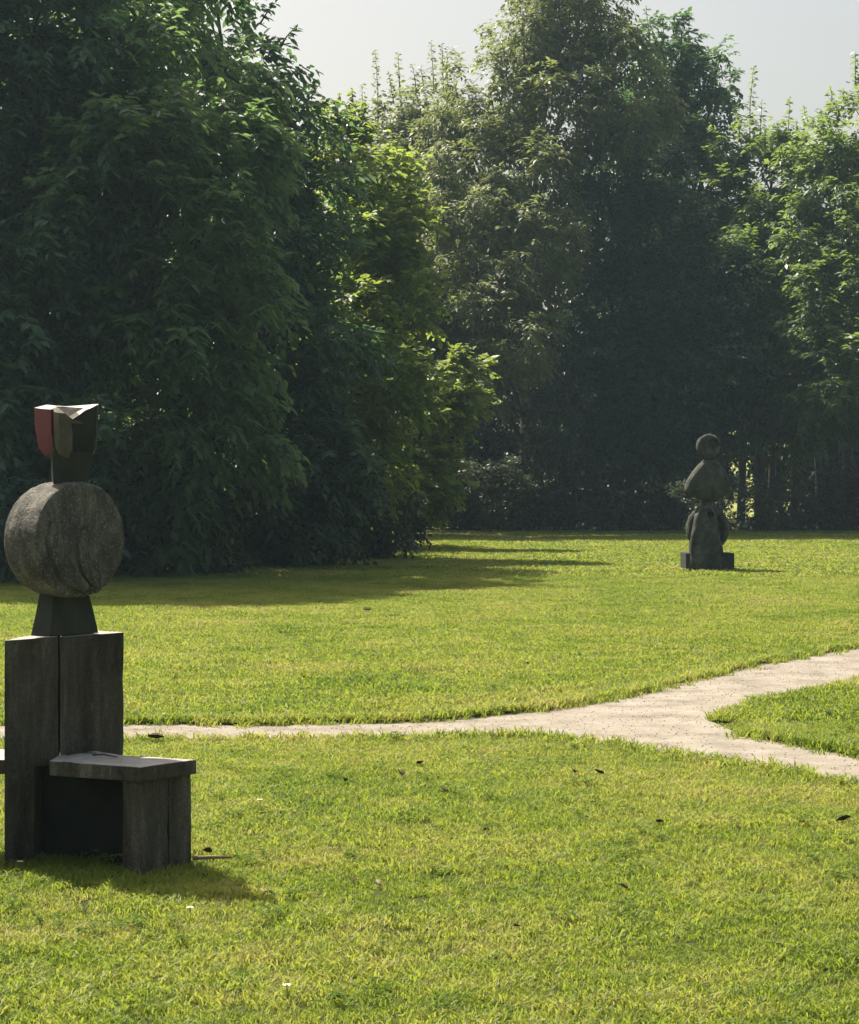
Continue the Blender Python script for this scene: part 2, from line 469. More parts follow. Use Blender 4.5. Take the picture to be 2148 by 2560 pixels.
def band(y0, y1, per_m2, margin=1.2, k=0.235):
    area = (y1 - y0) * 2 * (k * (y0 + y1) / 2 + margin)
    n = int(area * per_m2 * 1.25)
    y = rng.uniform(y0, y1, n); hw = k * y1 + margin
    x = rng.uniform(-hw, hw, n)
    keep = np.abs(x) < k * y + margin
    x, y = x[keep], y[keep]
    off = ~inside(path_poly, x, y) & ~inside(far_poly, x, y)
    return x[off], y[off]

def clump(x, y, lo=0.5, hi=1.35, s=2.4):
    return np.array([lo + (hi - lo) * (0.5 + 0.5 * mnoise.noise((a * s, b * s, 0.3)) ) for a, b in zip(x, y)]) * rng.uniform(.75, 1.25, len(x))

near_t = [tuft_mesh('near_tuft', 24, 0.05, 0.012, 0.04, 0.0056, 10 + i) for i in range(6)]
mid_t = [tuft_mesh('mid_tuft', 34, 0.11, 0.016, 0.048, 0.010, 30 + i) for i in range(5)]
far_t = [tuft_mesh('far_tuft', 44, 0.28, 0.025, 0.07, 0.03, 50 + i) for i in range(5)]
x, y = band(5.3, 13.0, 620)
scatter('near_grass', np.c_[x, y, np.zeros(len(x))], clump(x, y), near_t)
x, y = band(12.9, 33.0, 130)
scatter('middle_grass', np.c_[x, y, np.zeros(len(x))], clump(x, y), mid_t)
x, y = band(32.8, 66.0, 26, margin=3)
scatter('far_grass', np.c_[x, y, np.zeros(len(x))], clump(x, y), far_t)

# turf lip standing a little above the gravel along every path edge
def turf_lip(e, side, h=.035, back=.32):
    V, F = [], []
    n = len(e)
    for k, (x, y) in enumerate(e):
        a = e[max(0, k - 1)]; b = e[min(n - 1, k + 1)]
        tx, ty = b[0] - a[0], b[1] - a[1]
        L = math.hypot(tx, ty) or 1
        nx, ny = -ty / L * side, tx / L * side
        hh = h * (1 + .35 * mnoise.noise((x * 3, y * 3, 5.0)))
        V += [(x - nx * .012, y - ny * .012, -.01), (x, y, hh * .8), (x + nx * .05, y + ny * .05, hh), (x + nx * back, y + ny * back, -.004)]
        if k:
            q = 4 * k
            F += [(q - 4 + i_, q + i_, q + 1 + i_, q - 3 + i_) for i_ in range(3)]
    me = mesh_from('turf_edge', V, F)
    return tag(link_mesh('turf_edge', me, M['lawn']), kind='structure')
edge_pts = []
for e, side, tall in ((e_up, 1, 1.0), (e_iu, 1, .6), (e_il, 1, 1.0), (e_lo, 1, .35)):
    turf_lip(e, side, .03 * tall)
    for (a, b) in zip(e[:-1], e[1:]):
        L = math.dist(a, b)
        if not (abs(a[0]) < 0.26 * a[1] + 1.5): continue
        nx, ny = -(b[1] - a[1]) / L * side, (b[0] - a[0]) / L * side
        for i in range(int(L * 150 * tall)):
            t = random.random(); o_ = abs(random.gauss(0, .07)) - .012 if random.random() < .85 else -abs(random.gauss(0, .06))
            edge_pts.append((a[0] + (b[0] - a[0]) * t + nx * o_, a[1] + (b[1] - a[1]) * t + ny * o_, max(0, .026 * tall * (1 - o_ / .3)) if o_ > -.012 else .004))
edge_t = [tuft_mesh('edge_tuft', 14, 0.05, 0.03, 0.07, 0.008, 70 + i) for i in range(5)]
scatter('path_edge_grass', edge_pts, rng.uniform(.5, 1.25, len(edge_pts)), edge_t)

# loose grit on the gravel
def pebble(name, seed):
    bm = bmesh.new(); bmesh.ops.create_icosphere(bm, subdivisions=1, radius=.011)
    r = np.random.default_rng(seed)
    for v in bm.verts: v.co = v.co * r.uniform(.6, 1.2); v.co.z *= .6
    me = bpy.data.meshes.new(name); bm.to_mesh(me); bm.free(); me.materials.append(M['grit'] if seed == 0 else M['path'])
    return me
n = 40000
y = rng.uniform(11, 24, n); x = rng.uniform(-4, 7.5, n)
k = inside(path_poly, x, y)
scatter('path_grit', np.c_[x[k], y[k], np.full(k.sum(), .008)], rng.uniform(.3, .75, k.sum()) ** 2, [pebble('pebble', i) for i in range(5)])

# broad leaved weeds and clover in patches of the near lawn
def clover_mesh(name, seed):
    r = np.random.default_rng(seed)
    V, F, T = [], [], []
    for i in range(7):
        a = r.uniform(0, 6.283); d = .055 * math.sqrt(r.uniform()); h = r.uniform(.02, .045)
        x, y = d * math.cos(a), d * math.sin(a); s_ = r.uniform(.010, .017); t0 = r.uniform()
        for q in range(3):
            b = a + q * 2.094; c, sn = math.cos(b), math.sin(b); k = len(V)
            V += [(x, y, h), (x + (c * .6 - sn * .5) * s_, y + (sn * .6 + c * .5) * s_, h + s_ * .25), (x + c * 1.25 * s_, y + sn * 1.25 * s_, h - s_ * r.uniform(-.1, .4)), (x + (c * .6 + sn * .5) * s_, y + (sn * .6 - c * .5) * s_, h + s_ * .25)]
            F.append((k, k + 1, k + 2, k + 3)); T += [t0] * 4
    me = mesh_from(name, V, F)
    at = me.attributes.new('tone', 'FLOAT', 'POINT'); at.data.foreach_set('value', np.array(T, np.float32))
    me.materials.append(M['clover'])
    return me
x, y = band(5.3, 13.0, 24)
f = np.array([mnoise.noise((a * 1.9, b * 1.9, 7.7)) + .5 * mnoise.noise((a * 6, b * 6, 2.2)) for a, b in zip(x, y)])
k = f > .15
scatter('clover_patches', np.c_[x[k], y[k], np.zeros(k.sum())], rng.uniform(.7, 1.4, k.sum()), [clover_mesh('clover', 90 + i) for i in range(4)])

# ------------------------------------------------------------------ hazy air
HAZE = 0.0005
bm = bmesh.new()
bmesh.ops.create_cube(bm, size=1.0)
bmesh.ops.scale(bm, verts=bm.verts, vec=(800, 780, 23))
bmesh.ops.translate(bm, verts=bm.verts, vec=(0, 250, 10.5))
hm, hn, hl = mat_new('hazy_air')
h_out = N(hn, 'ShaderNodeOutputMaterial'); h_v = N(hn, 'ShaderNodeVolumePrincipled')
h_v.inputs['Color'].default_value = (0.6, 0.84, 1.0, 1); h_v.inputs['Density'].default_value = HAZE
h_v.inputs['Anisotropy'].default_value = 0.3
hl.new(h_v.outputs[0], h_out.inputs['Volume'])
tag(bm_to('haze', bm, hm), kind='stuff')

# ------------------------------------------------------------------ near sculpture on its bench pedestal
O = (-1.56, 8.52)
P0, P1, P2, P3 = (-1.75, 8.23), (-1.563, 8.444), (-1.331, 8.71), (-1.622, 8.92)
ped = empty('bench_pedestal', (O[0], O[1], 0), 'shaded weathered concrete pedestal of slabs with bench seats, under the stone figure at the left', 'pedestal')
Pm = ((P3[0] + P0[0]) / 2 + .06, (P3[1] + P0[1]) / 2)
bm_to('slab', prism([P0, (P1[0] - .004, P1[1] - .004), (P3[0] - .02, P3[1] - .02), ], 0.40, 0.94, O, 0.005), [M['concrete'], M['sunlit_top']], ped)
bm_to('slab', prism([(P1[0] + .003, P1[1] + .004), P2, (P3[0] + .0, P3[1])], 0.40, 0.937, O, 0.005), [M['concrete'], M['sunlit_top']], ped)
pq = (-1.6505, 8.344)
bm_to('pier', prism([P0, pq, (-1.62, 8.62), (-1.70, 8.62)], -0.05, 0.405, O, 0.005), M['concrete'], ped)
bm_to('core', prism([(-1.652, 8.45), (-1.265, 8.365), (-1.27, 8.60), (-1.60, 8.80)], -0.05, 0.374, O, 0.004), M['shaded_damp_stone'], ped)
S0, S1, S2, S4 = (-1.571, 8.26), (-1.167, 8.08), (-0.967, 8.31), (-1.278, 8.425)
seat = bm_to('seat', prism([S0, S1, S2, S4, (-1.43, 8.575), (-1.565, 8.425)], 0.378, 0.44, O, 0.006), [M['concrete'], M['sunlit_top']], ped)
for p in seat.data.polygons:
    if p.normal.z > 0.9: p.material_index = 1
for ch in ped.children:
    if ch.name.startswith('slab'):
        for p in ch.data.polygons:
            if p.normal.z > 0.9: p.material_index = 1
lw = bm_to('leg', prism([(-1.250, 8.138), (-1.172, 8.108), (-1.0735, 8.2185), (-1.135, 8.30)], -0.05, 0.379, O, 0.006, jig=.002), M['concrete'], ped)
bm_to('leg', prism([(-1.0715, 8.2205), (-0.988, 8.312), (-1.075, 8.37), (-1.13, 8.306)], -0.05, 0.379, O, 0.006, jig=.002), M['concrete'], ped)
seat2 = bm_to('seat', prism([(-1.752, 8.30), (-2.30, 8.28), (-2.36, 8.62), (-1.745, 8.64)], 0.378, 0.44, O, 0.006), [M['concrete'], M['sunlit_top']], ped)
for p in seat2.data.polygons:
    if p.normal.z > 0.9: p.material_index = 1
bm_to('leg', prism([(-2.25, 8.31), (-2.12, 8.31), (-2.12, 8.60), (-2.28, 8.60)], -0.05, 0.379, O, 0.006), M['concrete'], ped)

sc = empty('stone_figure', (O[0], O[1], 0.94), 'stone figure with red cheeked notched head on a thick round drum torso', 'sculpture')
OZ = 0.94
bm_to('foot', prism([(-1.690, 8.47), (-1.60, 8.43), (-1.424, 8.625), (-1.59, 8.76)], 0.0, 0.19, O, 0.006, top_scale=0.70), M['dark_stone'], sc)

# drum torso: axis points to the right and towards the viewer
ax = Vector((0.77, -0.64, 0.0)).normalized(); sx = Vector((0.64, 0.77, 0)).normalized()
dc = Vector((-1.556 - O[0], 8.526 - O[1], 1.347 - OZ))
bm = bmesh.new()
NS = 120
prof = [(-0.152, 0.10), (-0.148, 0.175), (-0.136, 0.212), (-0.11, 0.234), (-0.06, 0.244), (0.03, 0.246), (0.085, 0.246), (0.104, 0.243), (0.108, 0.236), (0.108, 0.20), (0.107, 0.14), (0.106, 0.07)]
pr = []
for (a, b) in zip(prof[:-1], prof[1:]):
    k = max(1, int(math.dist(a, b) / .011))
    pr += [(a[0] + (b[0] - a[0]) * t / k, a[1] + (b[1] - a[1]) * t / k) for t in range(k)]
prof = pr + [prof[-1]]
rings = []
for (h, r) in prof:
    ring = []
    for i in range(NS):
        a = 2 * math.pi * i / NS
        u, v = math.cos(a), math.sin(a)
        q = (u * r * 32, v * r * 32, h * 32)
        rough = 0.0042 * mnoise.noise(q) + 0.0028 * mnoise.noise((q[0] * 2.3, q[1] * 2.3, q[2] * 2.3 + 3))
        rr = r * (1 + 0.012 * mnoise.noise((u * 2, v * 2, h * 9))) + rough
        p = dc + ax * (h + (.8 * rough if h > .09 or h < -.1 else 0)) + sx * (u * rr) + Vector((0, 0, v * rr))
        ring.append(p)
    rings.append(ring)
ring_loft(bm, rings)
bm_to('torso', bm, M['granite'], sc, True, 50)
# carved arm, a raised crescent on the face of the drum
def face_pt(u, v, h): return dc + ax * h + sx * u + Vector((0, 0, v))
bm = bmesh.new()
arm = [(-0.150, 0.075, .018), (-0.155, 0.01, .036), (-0.135, -0.06, .046), (-0.095, -0.125, .048), (-0.040, -0.175, .040), (0.012, -0.205, .022)]
rings = []
for k, (u, v, wd) in enumerate(arm):
    a = arm[max(0, k - 1)]; b = arm[min(len(arm) - 1, k + 1)]
    t = Vector((b[0] - a[0], b[1] - a[1])).normalized(); nrm = Vector((-t.y, t.x))
    rings.append([face_pt(u + nrm.x * wd * c, v + nrm.y * wd * c, 0.100 + hh) for c, hh in ((-1, -.005), (-.8, .03), (0, .046), (.75, .038), (1, -.005))])
ring_loft(bm, rings)
bm_to('arm', bm, M['granite'], sc, True, 40)
bm = bmesh.new()
lap = [(0.02, 0.06, .012), (0.0, -0.02, .03), (0.015, -0.09, .042), (0.04, -0.15, .042), (0.07, -0.20, .02)]
rings = []
for k, (u, v, wd) in enumerate(lap):
    rings.append([face_pt(u + wd * c, v, 0.100 + hh) for c, hh in ((-1, -.005), (-.8, .024), (0, .034), (.75, .022), (1, -.005))])
ring_loft(bm, rings)
bm_to('leg', bm, M['granite'], sc, True, 40)

# neck and head
hc = (-1.547 - O[0], 8.52 - O[1])
bm = bmesh.new()
nk = [(-.055, -.06), (.045, -.075), (.095, .0), (.06, .07), (-.04, .075), (-.075, .01)]
rings = []
for z, s, dx in ((0.62, .86, .006), (0.66, .9, .004), (0.72, 1.0, .008), (0.78, 1.05, .012)):
    rings.append([(hc[0] + x * s + dx, hc[1] + y * s, z) for x, y in nk])
ring_loft(bm, rings)
bm_to('neck', bm, M['dark_stone'], sc, True, 35)

bm = bmesh.new()
hp = [(-.138, .005), (-.10, -.025), (-.056, -.058), (-.046, -.046), (-.038, -.078), (-.014, -.100), (.012, -.098), (.030, -.078), (.036, -.046), (.085, -.030), (.132, -.008),
      (.128, .06), (.08, .105), (-.02, .115), (-.10, .09)]
lev = [(0.735, .42, .022), (0.745, .60, .018), (0.768, .78, .010), (0.80, .90, .004), (0.85, .97, .002), (0.90, .99, 0), (0.945, 1.0, 0)]
rings = []
for z, s, dx in lev:
    ring = []
    for i, (x, y) in enumerate(hp):
        k = s
        if 4 <= i <= 7: k = min(1.0, s * 1.04 + .04)
        ring.append((hc[0] + x * k + dx, hc[1] + y * k, z))
    rings.append(ring)
# uneven top edge: two horns with a notch over the nose
top = rings[-1]
tz = {0: .968, 1: .962, 2: .958, 3: .958, 4: .948, 5: .945, 6: .942, 7: .925, 8: .918, 9: .955, 10: .980, 11: .985, 12: .985, 13: .978, 14: .985}
rings[-1] = [(p[0], p[1], tz[i] + .0) for i, p in enumerate(top)]
vr = ring_loft(bm, rings, cap=False)
bm.faces.new(list(reversed(vr[0])))
cL = bm.verts.new((hc[0] - .05, hc[1] + .03, .975)); cR = bm.verts.new((hc[0] + .07, hc[1] + .03, .968)); cM = bm.verts.new((hc[0] + .012, hc[1] - .0, .930))
t = vr[-1]
def tri(*v): bm.faces.new(v)
for i in (13, 14, 0, 1, 2): tri(t[i], t[(i + 1) % 15], cL)
tri(t[3], cM, cL)
for i in (3, 4, 5, 6, 7): tri(t[i], t[i + 1], cM)
tri(t[8], cR, cM)
for i in (8, 9, 10, 11, 12): tri(t[i], t[i + 1], cR)
tri(t[13], cL, cR); tri(cL, cM, cR)
bmesh.ops.recalc_face_normals(bm, faces=bm.faces)
weather(bm, 0.035, 0.006)
head = bm_to('head', bm, [M['head_stone'], M['red_paint'], M['sunlit_head'], M['dark_stone']], sc, True, 28)
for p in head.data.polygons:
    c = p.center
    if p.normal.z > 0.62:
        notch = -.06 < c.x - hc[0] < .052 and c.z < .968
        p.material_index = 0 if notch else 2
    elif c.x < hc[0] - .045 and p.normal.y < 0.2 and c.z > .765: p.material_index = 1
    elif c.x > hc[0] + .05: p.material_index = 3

# ------------------------------------------------------------------ far sculpture of stacked pierced stones
FD = 35.1
fs = FD / FPX
FO = ((1770 - CX) * fs, FD, 0)
def fx(px): return (px - CX) * fs - FO[0]
def fz(py): return (1428 - py) * fs
plinth = empty('plinth', FO, 'low dark block plinth on the sunlit lawn under the pierced stone figure', 'plinth')
bm = prism([(fx(1711), -.20), (fx(1832), -.20), (fx(1832), .55), (fx(1711), .55)], -0.05, fz(1382), (0, 0), 0.012)
bm_to('block', bm, M['dark_stone'], plinth)
ff = empty('pierced_figure', (FO[0], FO[1], fz(1382)), 'mossy figure of stacked pierced stones with a round holed head on the far lawn', 'sculpture')
Z0 = fz(1382)
def outline_solid(outer, y0, y1, hole=None, rnd=0.05, n=28):
    """rounded slab from a front outline [(px,py)...], optionally pierced"""
    bm = bmesh.new()
    O2 = [(fx(a), fz(b) - Z0) for a, b in outer]
    cx = sum(p[0] for p in O2) / len(O2); cz = sum(p[1] for p in O2) / len(O2)
    d = y1 - y0
    lay = [(0.86, 0.0), (0.93, 0.05), (1.0, 0.18), (1.0, 0.82), (0.93, 0.95), (0.86, 1.0)]
    if hole is None:
        rings = [[(cx + (p[0] - cx) * s, y0 + d * t, cz + (p[1] - cz) * s) for p in O2] for s, t in lay]
        ring_loft(bm, rings)
    else:
        hx, hz, hr = fx(hole[0]), fz(hole[1]) - Z0, hole[2] * fs
        m = len(O2)
        angs = [math.atan2(p[1] - hz, p[0] - hx) for p in O2]
        H = [(hx + hr * math.cos(a), hz + hr * math.sin(a)) for a in angs]
        loops = [[(cx + (p[0] - cx) * s, y0 + d * t, cz + (p[1] - cz) * s) for p in O2] for s, t in lay]
        inner = [[(hx + (p[0] - hx) * s, y0 + d * t, hz + (p[1] - hz) * s) for p in H] for s, t in ((1.0, 0.97), (0.8, 0.5), (1.15, 0.02))]
        allr = loops + inner
        vr = [[bm.verts.new(p) for p in r] for r in allr]
        for a, b in zip(vr, vr[1:] + vr[:1]):
            for i in range(m):
                bm.faces.new((a[i], a[(i + 1) % m], b[(i + 1) % m], b[i]))
    bmesh.ops.recalc_face_normals(bm, faces=bm.faces)
    weather(bm, 0.07, 0.016)
    return bm
def smooth_loop(pts, n=36):
    pts = np.array(pts, float); m = len(pts)
    out = []
    for t in np.linspace(0, m, n, endpoint=False):
        i = int(t); f = t - i
        p0, p1, p2, p3 = pts[(i - 1) % m], pts[i % m], pts[(i + 1) % m], pts[(i + 2) % m]
        out.append(tuple(0.5 * ((2 * p1) + (-p0 + p2) * f + (2 * p0 - 5 * p1 + 4 * p2 - p3) * f * f + (-p0 + 3 * p1 - 3 * p2 + p3) * f ** 3)))
    return out
hd = smooth_loop([(1774, 1085), (1795, 1093), (1805, 1112), (1800, 1130), (1788, 1143), (1778, 1150), (1764, 1150), (1754, 1140), (1744, 1124), (1744, 1105), (1755, 1091)])
bm_to('head', outline_solid(hd, -0.06, 0.20, (1782, 1109, 11)), M['far_stone'], ff, True, 60)
ts = smooth_loop([(1768, 1148), (1790, 1150), (1808, 1168), (1820, 1195), (1828, 1220), (1824, 1233), (1806, 1243), (1782, 1253), (1762, 1252), (1736, 1242), (1717, 1232), (1714, 1218), (1722, 1198), (1742, 1172), (1756, 1156)])
bm_to('torso', outline_solid(ts, -0.10, 0.32), M['far_stone'], ff, True, 60)
ws = smooth_loop([(1758, 1246), (1782, 1246), (1780, 1262), (1784, 1278), (1756, 1278), (1760, 1262)], 18)
bm_to('waist', outline_solid(ws, 0.02, 0.22), M['far_stone'], ff, True, 60)
# the arch behind: a broad ring open at the lower right
bm = bmesh.new()
cxp, cyp = 1772, 1322
rings = []
for i in range(31):
    a = R(-62 + 276 * i / 30)
    ro = (56, 56); wd = 17 + 6 * math.sin(math.pi * i / 30)
    if i < 3: wd *= (0.45 + .2 * i)
    mx_, mz_ = cxp + (56 - wd / 2 - 1) * math.cos(a), cyp - (58 - wd / 2 - 1) * math.sin(a)
    ring = []
    for k in range(10):
        b = 2 * math.pi * k / 10
        rr = wd / 2 * math.cos(b) * 1.05
        ring.append((fx(mx_ + rr * math.cos(a)), 0.16 + 0.15 * math.sin(b), fz(mz_ - rr * math.sin(a)) - Z0))
    rings.append(ring)
ring_loft(bm, rings)
bmesh.ops.recalc_face_normals(bm, faces=bm.faces)
weather(bm, 0.07, 0.016)
bm_to('arch', bm, M['far_stone'], ff, True, 60)
web = smooth_loop([(1790, 1280), (1806, 1290), (1818, 1318), (1816, 1345), (1806, 1352), (1795, 1340), (1780, 1330), (1750, 1330), (1740, 1300), (1755, 1280)], 26)
bm_to('belly', outline_solid(web, 0.08, 0.26), M['far_stone'], ff, True, 60)
kn = smooth_loop([(1765, 1264), (1780, 1270), (1788, 1290), (1790, 1320), (1796, 1345), (1803, 1372), (1804, 1400), (1804, 1424), (1760, 1427), (1720, 1424), (1721, 1390), (1722, 1350), (1730, 1320), (1735, 1290), (1748, 1270)], 40)
bm_to('knee', outline_solid(kn, -0.30, -0.02, (1772, 1285, 8)), M['far_stone'], ff, True, 60)

# ------------------------------------------------------------------ leaves
def leaf_mesh(name, P, D, Nn, L, Wd, tone, mat, parent, origin, fine=True):
    n = len(P)
    D = D / (np.linalg.norm(D, axis=1)[:, None] + 1e-9)
    S = np.cross(D, Nn); S /= np.linalg.norm(S, axis=1)[:, None] + 1e-9
    Nn = np.cross(S, D)
    P = P - np.array(origin)
    L = L[:, None]; Wd = Wd[:, None]
    if fine:
        v = np.stack([P,
                      P + D * L * .30 - S * Wd * .5 + Nn * Wd * .16,
                      P + D * L * .66 - S * Wd * .40 + Nn * Wd * .10 - Nn * L * .03,
                      P + D * L - Nn * L * .14,
                      P + D * L * .66 + S * Wd * .40 + Nn * Wd * .10 - Nn * L * .03,
                      P + D * L * .30 + S * Wd * .5 + Nn * Wd * .16], 1)
        k = 6
        quads = np.array([[0, 1, 2, 3], [0, 3, 4, 5]])
    else:
        v = np.stack([P, P + D * L * .45 - S * Wd * .5 + Nn * Wd * .12, P + D * L - Nn * L * .1, P + D * L * .45 + S * Wd * .5 + Nn * Wd * .12], 1)
        k = 4
        quads = np.array([[0, 1, 2, 3]])
    idx = (np.arange(n)[:, None, None] * k + quads[None]).reshape(-1, 4).astype(np.int32)
    me = bpy.data.meshes.new(name)
    me.vertices.add(n * k); me.vertices.foreach_set('co', v.astype(np.float32).ravel())
    me.loops.add(idx.size); me.loops.foreach_set('vertex_index', idx.ravel())
    me.polygons.add(len(idx)); me.polygons.foreach_set('loop_start', np.arange(0, idx.size, 4, dtype=np.int32))
    me.update(calc_edges=True)
    at = me.attributes.new('tone', 'FLOAT', 'POINT'); at.data.foreach_set('value', np.repeat(tone, k).astype(np.float32))
    return link_mesh(name, me, mat, parent)

def unit(n):
    v = rng.normal(size=(n, 3))
    return v / np.linalg.norm(v, axis=1)[:, None]

def lobe_sprays(lobes, lai, larea, per, clump_r=0.30):
    """spray starts and outward directions, gathered in clumps on each lobe"""
    C, O_, Tn = [], [], []
    for (c, r, sq) in lobes:
        nl = math.pi * r * r * lai / larea
        ns = max(4, int(nl / per))
        nc = max(14, int(40 * (r / 2.0) ** 1.6))
        cd = unit(nc); cr = r * rng.uniform(.62, 1.0, nc)
        ct = rng.uniform(-.32, .32, nc)
        w = rng.uniform(.4, 1.6, nc); w /= w.sum()
        k = rng.choice(nc, ns, p=w)
        off = unit(ns) * (rng.uniform(0, 1, ns) ** .45)[:, None] * clump_r * r * rng.uniform(.7, 1.25, ns)[:, None]
        d = cd[k]
        p = d * cr[k][:, None] + off
        p[:, 2] *= sq
        C.append(np.asarray(c) + p)
        o = d * .8 + off / (clump_r * r)
        O_.append(o); Tn.append(ct[k])
    return np.concatenate(C), np.concatenate(O_), np.concatenate(Tn)

def spray_leaves(S, Out, T, per, L, aspect, spray_len, droop, zmin=0.12):
    n = len(S)
    tw = Out / (np.linalg.norm(Out, axis=1)[:, None] + 1e-9) + unit(n) * .5
    tw[:, 2] += .15 - droop * .5
    tw /= np.linalg.norm(tw, axis=1)[:, None]
    side = np.cross(tw, np.array([0, 0, 1.0])) + 1e-3
    side /= np.linalg.norm(side, axis=1)[:, None]
    P, D, Nn, tone = [], [], [], []
    for j in range(per):
        t = (j + .5) / per
        sg = 1 if j % 2 else -1
        p = S + tw * spray_len * t + unit(n) * L * .18
        p[:, 2] -= droop * spray_len * t * t * .6
        d = tw * .55 + side * sg * .75 + unit(n) * .35
        d[:, 2] -= droop * rng.uniform(.3, 1.1, n)
        nn = np.tile(np.array([0, 0, 1.0]), (n, 1)) + unit(n) * .55
        P.append(p); D.append(d); Nn.append(nn)
        tone.append(np.clip(.5 + T + rng.normal(0, .2, n), 0, 1))
    P, D, Nn, tone = map(np.concatenate, (P, D, Nn, tone))
    LL = L * rng.uniform(.65, 1.2, len(P))
    keep = P[:, 2] > zmin * .5
    return P[keep], D[keep], Nn[keep], LL[keep], (LL * aspect * rng.uniform(.8, 1.2, len(LL)))[keep], tone[keep]

def shoots_leaves(shoots, L, aspect, spacing, mb=None):
    P, D, Nn, LL, tone = [], [], [], [], []
    for (base, tip) in shoots:
        base = np.array(base); tip = np.array(tip)
        ln = np.linalg.norm(tip - base); n = max(4, int(ln / spacing))
        u = (tip - base) / ln
        if mb is not None: mb.tube([base, (base + tip) / 2 + rng.normal(0, .03, 3), tip], [.022, .014, .005], 5)
        for i in range(n):
            t = (i + .6) / n
            a = i * 2.4 + rng.uniform(-.5, .5)
            d = np.array([math.cos(a), math.sin(a), rng.uniform(-1.0, .3)]) + u * .25
            P.append(base + (tip - base) * t + rng.normal(0, .05, 3) * (1.3 - t)); D.append(d)
            Nn.append(np.array([math.cos(a), math.sin(a), .8]) + rng.normal(0, .5, 3))
            LL.append(L * (1.3 - .6 * t) * rng.uniform(.75, 1.15)); tone.append(rng.uniform(.2, .9))
    LL = np.array(LL)
    return np.array(P), np.array(D), np.array(Nn), LL, LL * aspect, np.array(tone)

def px_lobes(lst, d, step=0.0, cap=99):
    """lobes given as (x, y, radius[, depth offset[, squash]]) at the distance d"""
    out = []
    top = min(q[1] for q in lst)
    for q in lst:
        dd = d + (q[3] if len(q) > 3 else 0) - min(.13 * d, cap, step * (q[1] - top) / FPX * d)
        out.append((W(q[0], q[1], dd), q[2] * dd / FPX, q[4] if len(q) > 4 else 0.95))
    return out

def tree(name, base_px, d, lobes, mat, label, cat='tree', group=None, L=.2, aspect=.42, per=9, lai=5.5, droop=.5,
         spray=.5, fine=True, trunk_r=.16, bark='bark', stems=1, shoots=(), clump_r=.26, step=0.25, cap=99):
    bx = (base_px - CX) / FPX * d
    origin = (bx, d, 0)
    root = empty(name, origin, label, cat, group)
    lb = px_lobes(lobes, d, step, cap)
    larea = L * L * aspect * .62
    S, Out, T = lobe_sprays(lb, lai, larea, per, clump_r)
    A = spray_leaves(S, Out, T, per, L, aspect, spray, droop)
    tb = MB()
    top = max(c[2] + .3 * r for c, r, _ in lb)
    mean_x = sum(c[0] for c, r, _ in lb) / len(lb)
    for s in range(stems):
        sxo = (s - (stems - 1) / 2) * .45
        hh = top * random.uniform(.62, .78)
        path = [(bx + sxo, d + random.uniform(-.2, .2), -.1)]
        for k in range(1, 6):
            t = k / 5
            path.append((bx + sxo + (mean_x - bx) * t * .7 + random.uniform(-.12, .12), d + random.uniform(-.15, .15), hh * t))
        rr = trunk_r * random.uniform(.75, 1.1)
        tb.tube(path, [rr * 1.25, rr, rr * .85, rr * .65, rr * .42, rr * .15], 8)
    tb.build('trunk', M[bark], root, origin)
    lm = MB()
    for (c, r, _) in lb:                                  # limbs reach from the stem into every lobe
        z0 = max(.5, min(c[2] * .55, top * .8)); t = z0 / top
        st = np.array((bx + (mean_x - bx) * t * .6, d, z0))
        md = (st + c) / 2 + np.array((random.uniform(-.2, .2), random.uniform(-.2, .2), .15))
        lm.tube([st, md, c], [trunk_r * .5, trunk_r * .32, trunk_r * .14], 6)
        for _ in range(3):
            e = c + unit(1)[0] * r * .8
            lm.tube([md * .3 + c * .7, (c + e) / 2, e], [trunk_r * .2, trunk_r * .12, trunk_r * .05], 5)
    if shoots:
        sh = [(W(a, b, d + rng.uniform(-.5, .5)), W(e, f, d + rng.uniform(-.5, .5))) for a, b, e, f in shoots]
        B = shoots_leaves(sh, L * .95, aspect, L * .13, lm)
        A = tuple(np.concatenate([a, b]) for a, b in zip(A, B))
    lm.build('limbs', M[bark], root, origin)
    cr = leaf_mesh('crown', *A, M[mat], root, origin, fine)
    cr['kind'] = 'stuff'
    return root

# near cluster at the left, broad cherry-like leaves
tree('cherry_tree', 40, 35, [(-160, 250, 300), (60, 120, 260), (-60, -150, 280), (-150, -500, 300), (-350, -700, 280), (-250, 0, 280), (-500, -400, 300), (-500, 0, 300), (60, 480, 280), (-140, 700, 300), (90, 780, 250), (-60, 1000, 260), (120, 1020, 200), (20, 1220, 200), (150, 1290, 130)],
     'cherry_dark', 'dark bluish green tree filling the top left corner behind the stone figure', L=.21, droop=.55)
tree('cherry_tree', 380, 37, [(330, 80, 210), (450, 230, 210), (270, 260, 210), (350, -160, 200), (540, 400, 170), (330, 480, 230), (200, 420, 180), (480, 600, 210), (330, 720, 230), (540, 800, 200), (420, 930, 220), (290, 1140, 190), (480, 1130, 190), (230, 1280, 150), (400, 1300, 120)],
     'cherry', 'tall leafy tree with bright sunlit top, second from the left', L=.22, droop=.6, step=.85, cap=4.0)
tree('cherry_tree', 640, 39, [(530, 60, 100), (530, -90, 100), (620, 180, 100), (690, 290, 100), (770, 330, 65), (640, 420, 170), (740, 480, 130), (640, 620, 200), (780, 640, 130), (620, 850, 200), (760, 840, 170), (690, 1040, 190), (640, 1200, 160), (770, 1170, 150), (600, 1310, 110), (730, 1310, 90)],
     'cherry_dark', 'dark tree sloping down to the right below the bright gap of sky', L=.21, droop=.55,
     shoots=((700, 120, 745, 60), (650, 60, 690, 5), (760, 260, 800, 205)))
